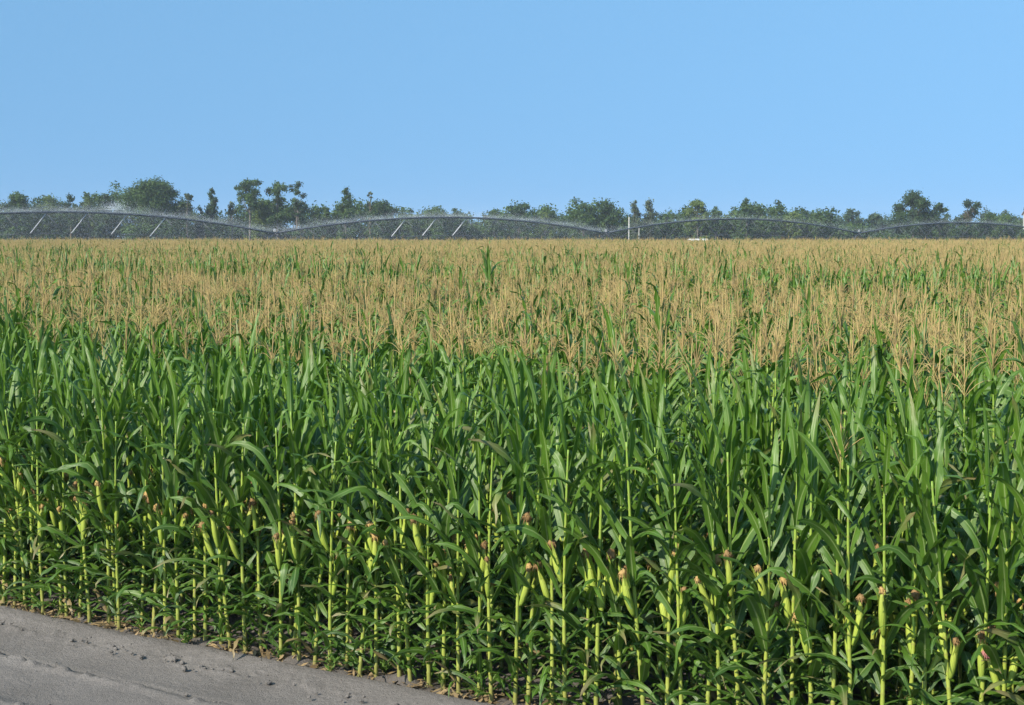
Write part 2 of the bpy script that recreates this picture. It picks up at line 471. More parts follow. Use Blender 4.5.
def vnoise(x, y, s=0):
    def h(i, j): return random.Random(i * 7349 + j * 9151 + s * 31337).random()
    i, j = math.floor(x), math.floor(y); fx, fy = x - i, y - j
    fx = fx * fx * (3 - 2 * fx); fy = fy * fy * (3 - 2 * fy)
    return (h(i, j) * (1 - fx) + h(i + 1, j) * fx) * (1 - fy) + (h(i, j + 1) * (1 - fx) + h(i + 1, j + 1) * fx) * fy

def tassel_prob(p, t):
    """share of tasselled plants by distance p behind the front row"""
    n = vnoise(t / 5.0, p / 2.0, 1)
    if p < 1.9: return 0.0
    if p < 2.9: return 0.10
    if p < 5.2: return 0.20 + 0.65 * n
    if p < 12: return 0.62 + 0.32 * n
    if p < 15: return 0.55 + 0.4 * n
    if p < 22: return 0.86
    if p < 27: return 0.08 + 0.5 * n
    if p < 38: return 0.93
    if p < 43: return (0.10 + 0.5 * n) if t < -8 else 0.9
    return 0.97

def low_strip(p, t):
    """height factor: strips of shorter plants that open the view onto the rows behind them"""
    n = vnoise(t / 6.0, p / 3.0, 6)
    def band(a, b): return max(0.0, min(1.0, (p - a) / .8, (b - p) / .8))
    k = band(18.5, 23.5) * (0.10 + 0.22 * n) + band(11.5, 14.0) * 0.22 * n
    if t < 5: k += band(36.5, 40) * (0.05 + 0.2 * n)
    return 1 - k
FIELD_END = 188.0
SP = 0.15
plants = []     # (x, y, p, t, row)
def in_wedge(x, y, m): return y > 0.5 and abs(x) < y * m + 2.5
k = 0
while k * 0.76 < 320:
    p = 0.76 * k
    # candidate t range in which the row crosses the wedge
    sp = SP if p < 60 else (0.21 if p < 120 else 0.25)
    lo, hi = -420, 420
    ts = np.arange(lo, hi, sp)
    ts = ts + nr.normal(0, 0.028, len(ts)); ps = p + nr.normal(0, 0.022, len(ts))
    X = A.x + RD.x * ts + RN.x * ps; Y = A.y + RD.y * ts + RN.y * ps
    ok = (Y > 4.0) & (np.abs(X) < Y * 0.40 + 3.0) & (Y < FIELD_END + 0.05 * X)
    if p < 30: ok |= (Y > 4.0) & (np.abs(X) < Y * 0.55 + 4.0) & (Y < FIELD_END)
    for a, b, c, d in zip(X[ok], Y[ok], ps[ok], ts[ok]): plants.append((a, b, c, d, k))
    k += 1
print('PLANTS', len(plants))

def visible(x, y):
    u, v = proj((x, y, 1.2)); return -14 < u < 1038 and v < 760
near = [i for i, q in enumerate(plants) if q[4] <= 6 and visible(q[0], q[1])]
near.sort(key=lambda i: plants[i][4] * 0.76 + 0.12 * plants[i][1])
near = near[:296]
near_set = set(near)

# ---- plants that stand out in the photograph
def spot(px, k=0):
    best = None
    for i in near:
        if plants[i][4] != k: continue
        u, v = proj((plants[i][0], plants[i][1], 0.7))
        if best is None or abs(u - px) < best[0]: best = (abs(u - px), i)
    return best[1]
PI = math.pi
special = {}
def make_special(px, seed, label, rz=0.0, k=0, **kw):
    i = spot(px, k)
    if i in special: return
    special[i] = (build_variant(seed, **kw), label, rz)
make_special(992, 901, 'bottom right corner corn with pink silk on its left ear and tan on its right', H=1.84,
             ears=[(0.66, PI, 0.30, 0.25, 'pink'), (0.70, 0.15, 0.22, 0.24, 'tan')], az0=1.2)
make_special(836, 902, 'front row corn with the lone brown tassel among leafy tops', H=1.80, tas=True, ears=[], az0=0.4, lush=0.8)
make_special(812, 903, 'front corn with one stout upright ear and a tan tipped ear leaning left', H=1.86,
             ears=[(0.86, 0.3, 0.05, 0.27, 'brown'), (0.72, PI, 0.28, 0.25, 'tan')], az0=1.5)
make_special(790, 904, 'front corn plant with a tall ear held straight up under tan silk', H=1.82, ears=[(0.90, 2.9, 0.16, 0.26, 'tan')], az0=1.9)
make_special(924, 905, 'front corn plant with one ear sticking out far to the right, brown at its tip', H=1.85, ears=[(0.72, 0.1, 0.42, 0.24, 'brown')], az0=1.3)
make_special(548, 906, 'front corn plant with a long ear leaning left below a drooping leaf', H=1.80, ears=[(0.80, PI, 0.28, 0.27, 'brown')], az0=1.0)
make_special(572, 907, 'front corn plant with a slim ear leaning left and dry brown silk', H=1.86, ears=[(0.98, PI - .2, 0.24, 0.25, 'brown')], az0=2.2)
make_special(628, 908, 'front corn plant holding two upright brown tipped ears tight against both sides of its stalk', H=1.83, ears=[(0.93, PI, 0.12, 0.26, 'brown'), (0.86, 0.2, 0.10, 0.25, 'brown')], az0=1.1)
make_special(376, 909, 'front corn plant by the track with a ball of orange tan silk hugging its stalk', H=1.82, ears=[(0.86, -1.6, 0.10, 0.25, 'tan'), (0.98, PI, 0.1, 0.2, 'tan')], az0=0.2)
make_special(208, 910, 'front corn plant by the track with a pale upright ear on the stalk', H=1.84, ears=[(0.90, -1.2, 0.07, 0.26, 'tan')], az0=0.9)

# dry foot leaves of the plant with the withered base
# ---- labels for the rest
ZONES = [(130, 'far left'), (300, 'left of centre'), (490, 'by the track end'), (650, 'right of the track end'), (840, 'right of centre'), (2000, 'bottom right corner')]
def describe(i, var, lean, tall):
    x, y, p, t, k = plants[i]
    es = var['ears']
    if not es: e = 'without ears'
    elif len(es) == 1: e = 'one ear, %s silk' % es[0][2]
    else: e = '%s and %s silks' % (es[0][2], es[1][2]) if es[0][2] != es[1][2] else 'two %s silks' % es[0][2]
    u, v = proj((x, y, 0.7))
    zone = next(z for lim, z in ZONES if u < lim)
    h = 'tasselled' if var['tassel'] else ('tall' if tall > 1.02 else ('short' if tall < 0.95 else 'leafy'))
    ln = '' if abs(lean) < 0.035 else (' leaning left' if lean < 0 else ' leaning right')
    if k <= 1: return '%s %s row corn%s, %s, %s' % (h, ('front', 'second')[k], ln, e, zone)
    return '%s %s row corn%s, %s' % (h, ['third', 'fourth', 'fifth', 'sixth', 'seventh'][k - 2], ln, zone.replace('by the', 'behind the'))

counts = {}
for i in near:
    x, y, p, t, k = plants[i]
    if i in special:
        var, label, rz = special[i]; s = 1.0; lean = 0.0; pitch = 0.0
        grp = 'front row corn plants'
    else:
        tasl = rng.random() < tassel_prob(p, t)
        var = rng.choice(males if tasl else females)
        s = rng.uniform(0.92, 1.07); rz = rng.uniform(0, 6.283)
        if var['ear_az'] is not None and k <= 2: rz = -var['ear_az'] - 1.57 + rng.choice((-1, 1)) * rng.uniform(0.2, 1.5)
        lean = rng.gauss(0, 0.034); pitch = rng.gauss(0, 0.03)
        label = None
        grp = 'front row corn plants' if k == 0 else 'corn plants in the rows behind the front row'
    o = empty('corn_plant', (x, y, 0), (pitch, lean, 0), s)
    o.rotation_mode = 'XYZ'
    o.rotation_euler = (Matrix.Rotation(lean, 3, 'Y') @ Matrix.Rotation(pitch, 3, 'X') @ Matrix.Rotation(rz, 3, 'Z')).to_euler()
    if label is None: label = describe(i, var, lean, s)
    tag(o, label, 'corn plant', grp)
    counts[label] = counts.get(label, 0) + 1
    def part(name, me, par):
        c = bpy.data.objects.new(name, me); COL.objects.link(c); c.parent = par; return c
    part('stalk', var['stalk'], o); part('foliage', var['foliage'], o)
    for em, sm, cc in var['ears']:
        e = part('ear', em, o); part('silk', sm, e)
    if var['tassel']: part('tassel', var['tassel'], o)
from collections import defaultdict
bylab = defaultdict(list)
for o in COL.objects:
    if o.get('category') == 'corn plant': bylab[o['label']].append(o)
for lab, os_ in list(bylab.items()):
    n_ = len(os_)
    if 2 <= n_ <= 7:
        os_.sort(key=lambda o: proj((o.location.x, o.location.y, 0.7))[0])
        wd = ['leftmost', 'second from left', 'third from left', 'fourth from left', 'fifth from left', 'sixth from left'][:n_ - 1] + ['rightmost']
        if n_ == 3: wd[1] = 'middle'
        if n_ == 2: wd = ['left', 'right']
        cnt = ['two', 'three', 'four', 'five', 'six', 'seven'][n_ - 2]
        for o, w_ in zip(os_, wd):
            new = '%s of %s: %s' % (w_, cnt, lab)
            if len(new.split()) <= 16: o['label'] = new
labs = [o['label'] for o in COL.objects if o.get('category') == 'corn plant']
print('LABELS', len(set(labs)), 'of', len(labs), [l for l in labs if len(l.split()) > 16])

# ---- the rest of the field: one object
lib = bpy.data.collections.new('corn_library')          # source shapes, not linked to the scene
nlib = 0
for d in females + males:
    o = bpy.data.objects.new('corn_source_%02d' % nlib, d['join'].mesh('corn_source', JOINMATS)); lib.objects.link(o); nlib += 1
rest = [i for i in range(len(plants)) if i not in near_set]
nP = len(rest)
co = np.empty((nP, 3), np.float32); ro = np.empty((nP, 3), np.float32); scl = np.empty(nP, np.float32); vi = np.empty(nP, np.int32)
for j, i in enumerate(rest):
    x, y, p, t, k = plants[i]
    tp = tassel_prob(p, t)
    m = rng.random() < tp
    vi[j] = NF + rng.randrange(NT) if m else rng.randrange(NF)
    hmod = 0.97 + 0.08 * vnoise(x / 7.0, y / 9.0, 4)
    if not m and p > 20: hmod *= 1.08 if p < 45 else 0.93
    hmod *= low_strip(p, t)
    if rng.random() < 0.05: hmod *= rng.uniform(1.06, 1.15)
    co[j] = (x, y, 0); ro[j] = (rng.gauss(0, .025), rng.gauss(0, .025), rng.uniform(0, 6.283)); scl[j] = rng.uniform(0.94, 1.07) * hmod
me = bpy.data.meshes.new('corn_field'); me.vertices.add(nP); me.vertices.foreach_set('co', co.ravel())
a = me.attributes.new('rot', 'FLOAT_VECTOR', 'POINT'); a.data.foreach_set('vector', ro.ravel())
a = me.attributes.new('scl', 'FLOAT', 'POINT'); a.data.foreach_set('value', scl)
a = me.attributes.new('variant', 'INT', 'POINT'); a.data.foreach_set('value', vi)
me.update()
field = bpy.data.objects.new('corn_field', me); COL.objects.link(field)
tag(field, 'tasselled corn covering the field behind the front rows back to the trees', 'corn field', kind='stuff')
ng = bpy.data.node_groups.new('plant_rows', 'GeometryNodeTree')
ng.interface.new_socket('Geometry', in_out='INPUT', socket_type='NodeSocketGeometry')
ng.interface.new_socket('Geometry', in_out='OUTPUT', socket_type='NodeSocketGeometry')
gi = ng.nodes.new('NodeGroupInput'); go = ng.nodes.new('NodeGroupOutput')
iop = ng.nodes.new('GeometryNodeInstanceOnPoints'); ci = ng.nodes.new('GeometryNodeCollectionInfo')
ci.inputs['Collection'].default_value = lib; ci.inputs['Separate Children'].default_value = True; ci.inputs['Reset Children'].default_value = True
iop.inputs['Pick Instance'].default_value = True
def named(n, typ):
    q = ng.nodes.new('GeometryNodeInputNamedAttribute'); q.data_type = typ; q.inputs['Name'].default_value = n; return q.outputs[0]
L = ng.links.new
L(gi.outputs[0], iop.inputs['Points']); L(ci.outputs[0], iop.inputs['Instance'])
L(named('variant', 'INT'), iop.inputs['Instance Index'])
e2r = ng.nodes.new('FunctionNodeEulerToRotation'); L(named('rot', 'FLOAT_VECTOR'), e2r.inputs[0]); L(e2r.outputs[0], iop.inputs['Rotation'])
L(named('scl', 'FLOAT'), iop.inputs['Scale']); L(iop.outputs[0], go.inputs[0])
md = field.modifiers.new('plant_rows', 'NODES'); md.node_group = ng

# ------------------------------------------------------------------ ground and dirt track
S = 900.0
g = MB(); ids = [g.vert(p) for p in ((-S, -200, -0.03), (S, -200, -0.03), (S, 1500, -0.03), (-S, 1500, -0.03))]; g.face(ids)
# the ground: one sheet, finer near the camera through noise in its material
ground = g.obj('ground', M_SOIL, smooth=False); tag(ground, kind='structure')

M_MEADOW = soil_material('meadow_grass', (0.035, 0.060, 0.018), (0.085, 0.125, 0.035))
g = MB(); ids = [g.vert(p) for p in ((-600, 192, -0.012), (600, 192, -0.012), (600, 1200, -0.012), (-600, 1200, -0.012))]; g.face(ids)
tag(g.obj('meadow', M_MEADOW, smooth=False), kind='structure')

def grid_noise(nx, ny, cell, octs=4, seed=0):
    r = np.random.default_rng(seed); out = np.zeros((ny, nx)); amp = 1.0
    for o in range(octs):
        c = max(1.0, cell / 2 ** o)
        gx, gy = int(nx / c) + 3, int(ny / c) + 3
        G = r.random((gy, gx)) - 0.5
        xs = np.arange(nx) / c; ys = np.arange(ny) / c
        x0 = xs.astype(int); y0 = ys.astype(int); fx = xs - x0; fy = ys - y0
        fx = fx * fx * (3 - 2 * fx); fy = fy * fy * (3 - 2 * fy)
        a = G[np.ix_(y0, x0)]; b = G[np.ix_(y0, x0 + 1)]; c2 = G[np.ix_(y0 + 1, x0)]; d = G[np.ix_(y0 + 1, x0 + 1)]
        out += amp * ((a * (1 - fx) + b * fx) * (1 - fy)[:, None] + (c2 * (1 - fx) + d * fx) * fy[:, None]); amp *= 0.5
    return out
def relief(name, t0, t1, p0, p1, step, hfun, material, z0):
    nx = int((t1 - t0) / step) + 1; ny = int((p1 - p0) / step) + 1
    T, P = np.meshgrid(np.linspace(t0, t1, nx), np.linspace(p0, p1, ny))
    Z = hfun(T, P, nx, ny) + z0
    V = np.stack([A.x + RD.x * T + RN.x * P, A.y + RD.y * T + RN.y * P, Z], -1).reshape(-1, 3)
    idx = np.arange(nx * ny).reshape(ny, nx)
    Q = np.stack([idx[:-1, :-1], idx[:-1, 1:], idx[1:, 1:], idx[1:, :-1]], -1).reshape(-1, 4)
    me = bpy.data.meshes.new(name)
    me.vertices.add(len(V)); me.vertices.foreach_set('co', V.astype(np.float32).ravel())
    me.loops.add(Q.size); me.loops.foreach_set('vertex_index', Q.astype(np.int32).ravel())
    me.polygons.add(len(Q)); me.polygons.foreach_set('loop_start', np.arange(0, Q.size, 4, dtype=np.int32))
    me.polygons.foreach_set('use_smooth', np.ones(len(Q), bool))
    me.materials.append(material); me.update(calc_edges=True)
    o = bpy.data.objects.new(name, me); COL.objects.link(o); return o
def bell(P, c, w): return np.exp(-((P - c) / w) ** 2)
def track_h(T, P, nx, ny):
    w = grid_noise(nx, ny, 60, 3, 3); PP = P + 0.10 * w
    broad = grid_noise(nx, ny, 90, 4, 5) * 0.022
    clod = np.clip((grid_noise(nx, ny, 5, 3, 8) - 0.05) / 0.30, 0, 1); clod = clod * clod * (3 - 2 * clod)
    clod2 = np.maximum(0, grid_noise(nx, ny, 11, 3, 9) - 0.22)
    patch = np.clip(grid_noise(nx, ny, 50, 2, 17) + 0.35, 0, 1)
    z = broad * .7 + 0.05 * bell(PP, -0.24, 0.20) - 0.02 * bell(PP, -0.85, 0.25) + 0.018 * bell(PP, -1.16, 0.06) - 0.012 * bell(PP, -1.06, 0.04) - 0.015 * bell(PP, -1.6, 0.3) + 0.03 * bell(PP, -1.92, 0.09) + 0.03 * bell(PP, -3.05, 0.16)
    mask = bell(PP, -0.50, 0.10) * 1.0 + bell(PP, -0.27, 0.16) * 0.35 + bell(PP, -1.13, 0.05) * 1.1 + bell(PP, -1.92, 0.07) * 1.0 + bell(PP, -3.05, 0.12) * 0.8
    z += mask * (0.25 + patch) * clod * 0.032 + clod2 * 0.02 * patch
    z += grid_noise(nx, ny, 3, 2, 21) * 0.005
    edge = np.clip((0.12 - P) / 0.30, 0, 1)          # sinks into the field soil along its inner edge
    return z * (0.3 + 0.7 * edge) - 0.09 * (1 - edge) ** 1.5
track = relief('dirt_track', -8, 14, -5.6, 0.14, 0.018, track_h, M_TRACK, 0.012)
tag(track, kind='structure')
def soil_h(T, P, nx, ny):
    z = grid_noise(nx, ny, 30, 3, 31) * 0.03 + np.maximum(0, grid_noise(nx, ny, 6, 3, 33) - 0.08) * 0.10
    z = z + 0.018 * np.cos(P / 0.76 * 2 * np.pi)
    e = np.clip((P + 0.42) / 0.36, 0, 1)
    return z * e - 0.12 * (1 - e) ** 1.5
soil = relief('field_ground', -9, 16, -0.60, 7.0, 0.035, soil_h, M_SOIL, -0.004)
tag(soil, kind='structure')

# loose clods thrown up along the wheel marks: one scatter
def clods(n, seed):
    r = np.random.default_rng(seed); mb = MB()
    for i in range(n):
        line, sd_ = ((-0.50, .10), (-1.14, .05), (-1.92, .07), (-0.18, .07))[r.choice(4, p=[.42, .30, .12, .16])]
        t = r.uniform(-2, 8); q = vnoise(t * 1.7, line * 5, 9)
        if r.random() > q * 1.3: continue
        pz = line + r.normal(0, sd_); c = A + RD * t + RN * pz; sz = min(.034, .005 + abs(r.normal(0, .009)))
        rings = []
        for a in range(4):
            fi = math.pi * (a + .5) / 4.0
            rings.append([mb.vert(c + Vector((math.sin(fi) * math.cos(b_ * 1.0472), math.sin(fi) * math.sin(b_ * 1.0472), math.cos(fi) * .7)) * (sz * r.uniform(.7, 1.25)) + Vector((0, 0, .012 + .02 * (line > -.8)))) for b_ in range(6)])
        for a in range(3):
            for b_ in range(6): mb.face((rings[a][b_], rings[a + 1][b_], rings[a + 1][(b_ + 1) % 6], rings[a][(b_ + 1) % 6]))
        mb.face(rings[0])
    return mb
cl = clods(900, 41).obj('soil_clods', M_TRACK, smooth=False); tag(cl, 'small loose clods of grey soil scattered along the wheel marks', 'clods', kind='stuff')

# dry leaf litter under the rows (nobody could count it)
def flakes(n, cen, size, flat=0.35, seed=0, asp=(0.25, 0.6)):
    r = np.random.default_rng(seed)
    u = r.normal(size=(n, 3)); u[:, 2] *= flat; u /= np.linalg.norm(u, axis=1)[:, None]
    v = np.cross(u, np.array([0, 0, 1.0]) + r.normal(0, flat, (n, 3))); v /= np.linalg.norm(v, axis=1)[:, None] + 1e-9
    s = size[:, None]; w = s * r.uniform(*asp, (n, 1))
    return np.stack([cen - u * s - v * w * .3, cen - v * w, cen + u * s, cen + v * w], 1)
nL = 4200
tt = nr.uniform(-9, 14, nL); pp = np.abs(nr.normal(0.05, 1.6, nL)) - 0.16 * nr.random(nL)
cen = np.stack([A.x + RD.x * tt + RN.x * pp, A.y + RD.y * tt + RN.y * pp, nr.uniform(0.015, 0.055, nL)], -1)
tt[:1500] = nr.uniform(-2, 7, 1500); pp[:1500] = nr.normal(0.0, 0.12, 1500)
cen[:1500] = np.stack([A.x + RD.x * tt[:1500] + RN.x * pp[:1500], A.y + RD.y * tt[:1500] + RN.y * pp[:1500], nr.uniform(0.02, 0.05, 1500)], -1)
lit = bpy.data.objects.new('dry_leaf_litter', quads_mesh('dry_leaf_litter', flakes(nL, cen, nr.uniform(0.015, 0.075, nL), seed=2, asp=(0.15, 0.35)), M_STRAW)); COL.objects.link(lit)
tag(lit, 'dry straw coloured leaf litter on the soil between the corn stalks', 'leaf litter', kind='stuff')

# weeds at the foot of the front row
def weed_parts(seed, h, n):
    rs = random.Random(seed); fo = MB(); st = MB()
    for s in range(rs.randint(3, 5)):
        a = rs.uniform(0, 6.28); top = Vector((math.cos(a) * h * .4, math.sin(a) * h * .4, h * rs.uniform(.6, 1)))
        mid = Vector((top.x * .35, top.y * .35, top.z * .6))
        st.tube([Vector((0, 0, -.02)), mid, top], [.005, .004, .0025], 5)
        for j in range(n):
            f = (j + 1) / n; b = mid * (1 - f) + top * f if f > .4 else mid * (f / .4)
            lf = MB(); leaf(lf, 0, rs.uniform(0, 6.28), h * rs.uniform(.3, .6), h * rs.uniform(.10, .2), rs.uniform(.5, 1.1), rs.uniform(.3, 1.4), rs.gauss(0, .3), 0, rs.random(), .5, rs, off=.003, nseg=5)
            lf.v = [(v[0] + b.x, v[1] + b.y, v[2] + b.z) for v in lf.v]; fo.add(lf)
    return fo.mesh('foliage', M_WEED), st.mesh('stem', M_WEED)
wv = [weed_parts(50 + i, 0.26, 7) for i in range(5)]
wspots = [(60, 615, .5), (90, 622, .6), (142, 634, .45), (185, 648, .5), (245, 655, .55), (280, 662, .5), (330, 676, .6), (386, 676, 1.15), (408, 679, 1.3),
          (425, 684, .7), (445, 690, .6), (468, 694, .8), (484, 700, .9), (22, 606, .6)]
WL = ['low green weed at the far left foot of the corn', 'green weed between the first stalks beside the track', 'small weed flat on the track edge', 'low weed under the corn left of the middle of the track edge',
      'weed tuft at the middle of the track edge', 'small leafy weed beside a front stalk near the middle of the track edge', 'weed spilling onto the sand before the big leafy weed', 'bushy weed on the left of the bushy pair at the track edge',
      'largest bushy weed at the foot of the corn by the track', 'weed close right of the largest bushy weed', 'small weed right of the bushy weeds by dry leaves', 'leafy weed near the end of the track edge', 'weed where the track edge leaves the photo', 'leafy weed by the left photo border at the corn foot']
for j, (x, y, s) in enumerate(wspots):
    q = at_z(x, y, 0.0); o = empty('weed', (q.x, q.y, 0.0), (0, 0, rng.uniform(0, 6.28)), s)
    tag(o, WL[j], 'weed', 'weeds along the edge of the dirt track')
    f, s2 = wv[j % 5]
    for nme, me in (('foliage', f), ('stem', s2)):
        c = bpy.data.objects.new(nme, me); COL.objects.link(c); c.parent = o

# ------------------------------------------------------------------ trees
CM = {'mid': crown_material('crown_mid_green', (0.030, 0.062, 0.018), (0.080, 0.138, 0.032)),
      'dark': crown_material('crown_dark_green', (0.022, 0.048, 0.018), (0.056, 0.102, 0.028)),
      'light': crown_material('crown_light_green', (0.065, 0.105, 0.024), (0.145, 0.200, 0.045)),
      'grey': crown_material('crown_grey_green', (0.060, 0.085, 0.045), (0.120, 0.150, 0.075)),
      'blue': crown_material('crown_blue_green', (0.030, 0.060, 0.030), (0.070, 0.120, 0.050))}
def crown_faces(lobes, per, size, seed):
    r = np.random.default_rng(seed); allV = []; allT = []
    for (c, rad) in lobes:
        n = max(60, int(per * rad[0] * rad[2]))
        d = r.normal(size=(n, 3)); d /= np.linalg.norm(d, axis=1)[:, None]
        rr = r.random(n) ** 0.45 * r.uniform(0.75, 1.5, n)
        lump = 1 + 0.30 * np.sin(d[:, 0] * 5 + r.uniform(0, 6)) * np.sin(d[:, 2] * 6 + r.uniform(0, 6)) + 0.12 * np.sin(d[:, 1] * 9 + r.uniform(0, 6))
        P = np.array(c) + d * rr[:, None] * lump[:, None] * np.array(rad)
        nn = d + r.normal(0, 0.7, (n, 3)); nn /= np.linalg.norm(nn, axis=1)[:, None]
        u = np.cross(nn, r.normal(size=(n, 3))); u /= np.linalg.norm(u, axis=1)[:, None]; v = np.cross(nn, u)
        s = (size * r.uniform(0.6, 1.35, n))[:, None]
        allV.append(np.stack([P - u * s, P - v * s * .7, P + u * s, P + v * s * .7], 1))
        tone = r.uniform(0.15, 0.85)
        T = np.zeros((n, 3)); T[:, 0] = np.clip(tone + r.normal(0, 0.18, n), 0, 1); allT.append(T)
    return np.concatenate(allV), np.concatenate(allT)

def tree(name, label, x, top, w, D, style='mid', shape='round', sparse=1.0, bare=0.35, group=None, seed=None, lean=0.0, dead=False):
    """x, top, w in photograph pixels -> world metres at distance D"""
    seed = seed if seed is not None else int(x * 13 + top)
    rs = random.Random(seed)
    tp = at_d(x, top, D); H = tp.z; W = w * D / F
    root = empty(name, (tp.x, D, 0)); tag(root, label, 'tree', group)
    tm = MB(); cz0 = H * bare
    tr = 0.012 * H + 0.08
    trunk_top = Vector((lean * H * .6, 0, H * .72))
    pts = [Vector((0, 0, -0.3)), Vector((rs.uniform(-.1, .1), 0, H * .12)), Vector((lean * H * .25 + rs.uniform(-.2, .2), rs.uniform(-.2, .2), H * .4)), trunk_top]
    tm.tube(pts, [tr * 1.35, tr, tr * .75, tr * .25], 8)
    lobes = []; half = W / 2
    def lobe(px, py, pz, r, sq=0.8): lobes.append(((px, py, pz), (r, r, r * sq)))
    if shape == 'round':
        n = int(16 + W * 2.2)
        for i in range(n):
            a = rs.uniform(0, 6.28); q = rs.uniform(0.25, 0.86)
            zf = rs.uniform(0, 1)
            env = math.sin(math.pi * (0.16 + 0.76 * zf)) ** 0.6
            r = half * rs.uniform(0.13, 0.30)
            lobe(math.cos(a) * half * q * env + lean * H * zf, math.sin(a) * half * q * env, cz0 + (H - cz0) * zf * 0.90 + 0.0, r, 0.8)
        lobe(lean * H, 0, H - half * .22, half * .26); lobe(0, 0, (H + cz0) / 2, half * .5)
    elif shape == 'tall':
        n = int(14 + H * .9)
        for i in range(n):
            zf = i / (n - 1); env = min(1, (1 - zf) ** 0.6 * 1.05 + 0.12)
            a = rs.uniform(0, 6.28); r = half * rs.uniform(0.26, 0.56) * (0.45 + .55 * env)
            lobe(math.cos(a) * half * rs.uniform(.2, .85) * env + lean * H * zf, math.sin(a) * half * .55 * env, cz0 + (H - cz0 - r * .6) * zf, r, 1.0)
    elif shape == 'open':
        n = int(13 + W * 1.5)
        for i in range(n):
            a = rs.uniform(0, 6.28); zf = rs.uniform(0.0, 1); r = half * rs.uniform(0.15, 0.34)
            q = rs.uniform(.1, .85) * (1.05 - .35 * zf)
            lobe(math.cos(a) * half * q + lean * H * zf, math.sin(a) * half * q, cz0 + (H - cz0 - r * .8) * zf, r, 0.75)
        lobe(lean * H, 0, H - half * .25, half * .28)
    for (c, r) in lobes[::2]:
        c = Vector(c); b = trunk_top * rs.uniform(0.45, .95)
        m = (b + c) / 2 + Vector((0, 0, -0.15 * r[0]))
        tm.tube([b, m, c], [tr * .32, tr * .22, tr * .08], 5, cap=False)
    tm.obj('trunk', M_BARK, root)
    V, T = crown_faces(lobes, (190 if shape != 'open' else 150) * sparse * (400 / D) ** 1.0, 0.23 * (D / 400), seed)
    if dead:
        ctr = V.mean(1); msk = (np.abs(ctr[:, 0] + half * .05) < half * .28) & (np.abs(ctr[:, 2] - H * .68) < H * .13); T[msk, 2] = np.random.default_rng(3).random(msk.sum()) * .9
    # keep the crown inside its measured top
    o = bpy.data.objects.new('crown', quads_mesh('crown', V, CM[style], T)); COL.objects.link(o); o.parent = root
    return root
TG = 'trees along the far edge of the field'
def T(label, x, top, w, D, style='mid', shape='round', **kw): tree('tree', label, x, top, w, D, style, shape, group=TG, **kw)
T('rounded low tree at the left photo border in the tree line', 16, 192, 42, 392, 'mid', bare=.1)
T('olive green tree beside the round one at the left end of the tree line', 47, 195, 36, 398, 'light', bare=.1)
T('dark tree with a jagged top left of the big dome tree', 70, 194, 30, 396, 'dark', bare=.1)
T('light green tree two places left of the big dome tree', 88, 196, 28, 399, 'light', bare=.1)
T('dark rounded tree touching the left side of the big dome tree', 106, 193, 34, 394, 'dark', bare=.1)
T('biggest broad dome shaped tree of the tree line at left', 155, 179, 72, 385, 'mid', bare=.12, sparse=1.15, seed=5)
T('small twiggy tree at the right foot of the big dome tree', 187, 193, 20, 383, 'grey', 'open', bare=.3, sparse=.8)
T('narrow dark spire tree standing alone right of the big dome tree', 211, 189, 20, 388, 'dark', 'tall', bare=.15)
T('low bush tree at the foot of the narrow spire tree', 199, 206, 20, 392, 'dark', bare=.05)
T('small light crowned tree between the spire and the tall open tree', 232, 201, 18, 393, 'grey', 'open', bare=.3)
T('tall open tree with a bare lower trunk at the left of three tall ones', 249, 179, 36, 386, 'mid', 'open', bare=.55, sparse=1.1)
T('middle one of three tall trees with a rounded crown', 277, 181, 32, 387, 'mid', 'open', bare=.4, sparse=1.3)
T('dark tall tree leaning right at the right of three tall ones', 296, 181, 28, 384, 'dark', 'open', bare=.12, sparse=1.3, lean=.04)
T('light low tree filling below the three tall trees', 264, 199, 44, 395, 'light', bare=.05)
T('small pointed tree right of the three tall trees', 327, 208, 18, 396, 'mid', 'tall', bare=.05)
T('narrow tree with a ragged tip and twiggy top left of middle', 346, 188, 22, 390, 'mid', 'tall', bare=.05)
T('thin twiggy snag tree beside a dense round tree left of middle', 370, 192, 9, 391, 'grey', 'open', bare=.3, sparse=.6)
T('dense dark round tree under the thin twiggy snag', 384, 200, 40, 389, 'dark', bare=.05)
T('low wide tree left of the middle of the tree line', 437, 206, 34, 396, 'mid', bare=.05)
T('small bush tree touching the low wide tree', 455, 208, 22, 398, 'dark', bare=.05)
T('low tree left of the dark round one at the middle', 494, 209, 26, 397, 'mid', bare=.05)
T('dark round tree at the middle of the tree line', 518, 206, 26, 392, 'dark', bare=.05)
T('small olive tree right of the dark middle tree', 545, 211, 18, 396, 'light', bare=.05)
T('broad tree with its peak on the right, left of the pale pole', 583, 202, 36, 390, 'mid', bare=.05, lean=.02)
T('dark low tree close left of the pale pole', 612, 215, 20, 396, 'dark', bare=.05)
T('sparse grey green tree close right of the tall pale pole', 635, 201, 20, 388, 'grey', 'tall', bare=.05, sparse=.7)
T('sparse grey green tree, second right of the tall pale pole', 650, 200, 22, 389, 'grey', 'tall', bare=.05, sparse=.7)
T('small bush right of the two sparse grey trees', 666, 214, 16, 396, 'mid', bare=.05)
T('bright green tree with a wide crown above the white van roof', 698, 199, 30, 391, 'light', bare=.05)
T('tree close right of the bright wide one above the white van', 716, 206, 22, 392, 'mid', bare=.05)
T('pointed tree standing apart right of the bright wide one', 747, 199, 22, 390, 'mid', 'tall', bare=.05)
T('low olive tree right of the pointed tree', 772, 209, 24, 396, 'mid', bare=.05)
T('yellow green low tree right of middle in the tree line', 793, 211, 26, 398, 'light', bare=.05)
T('low green tree at the end of the near trees before the hazy wood', 817, 212, 24, 399, 'mid', bare=.05)
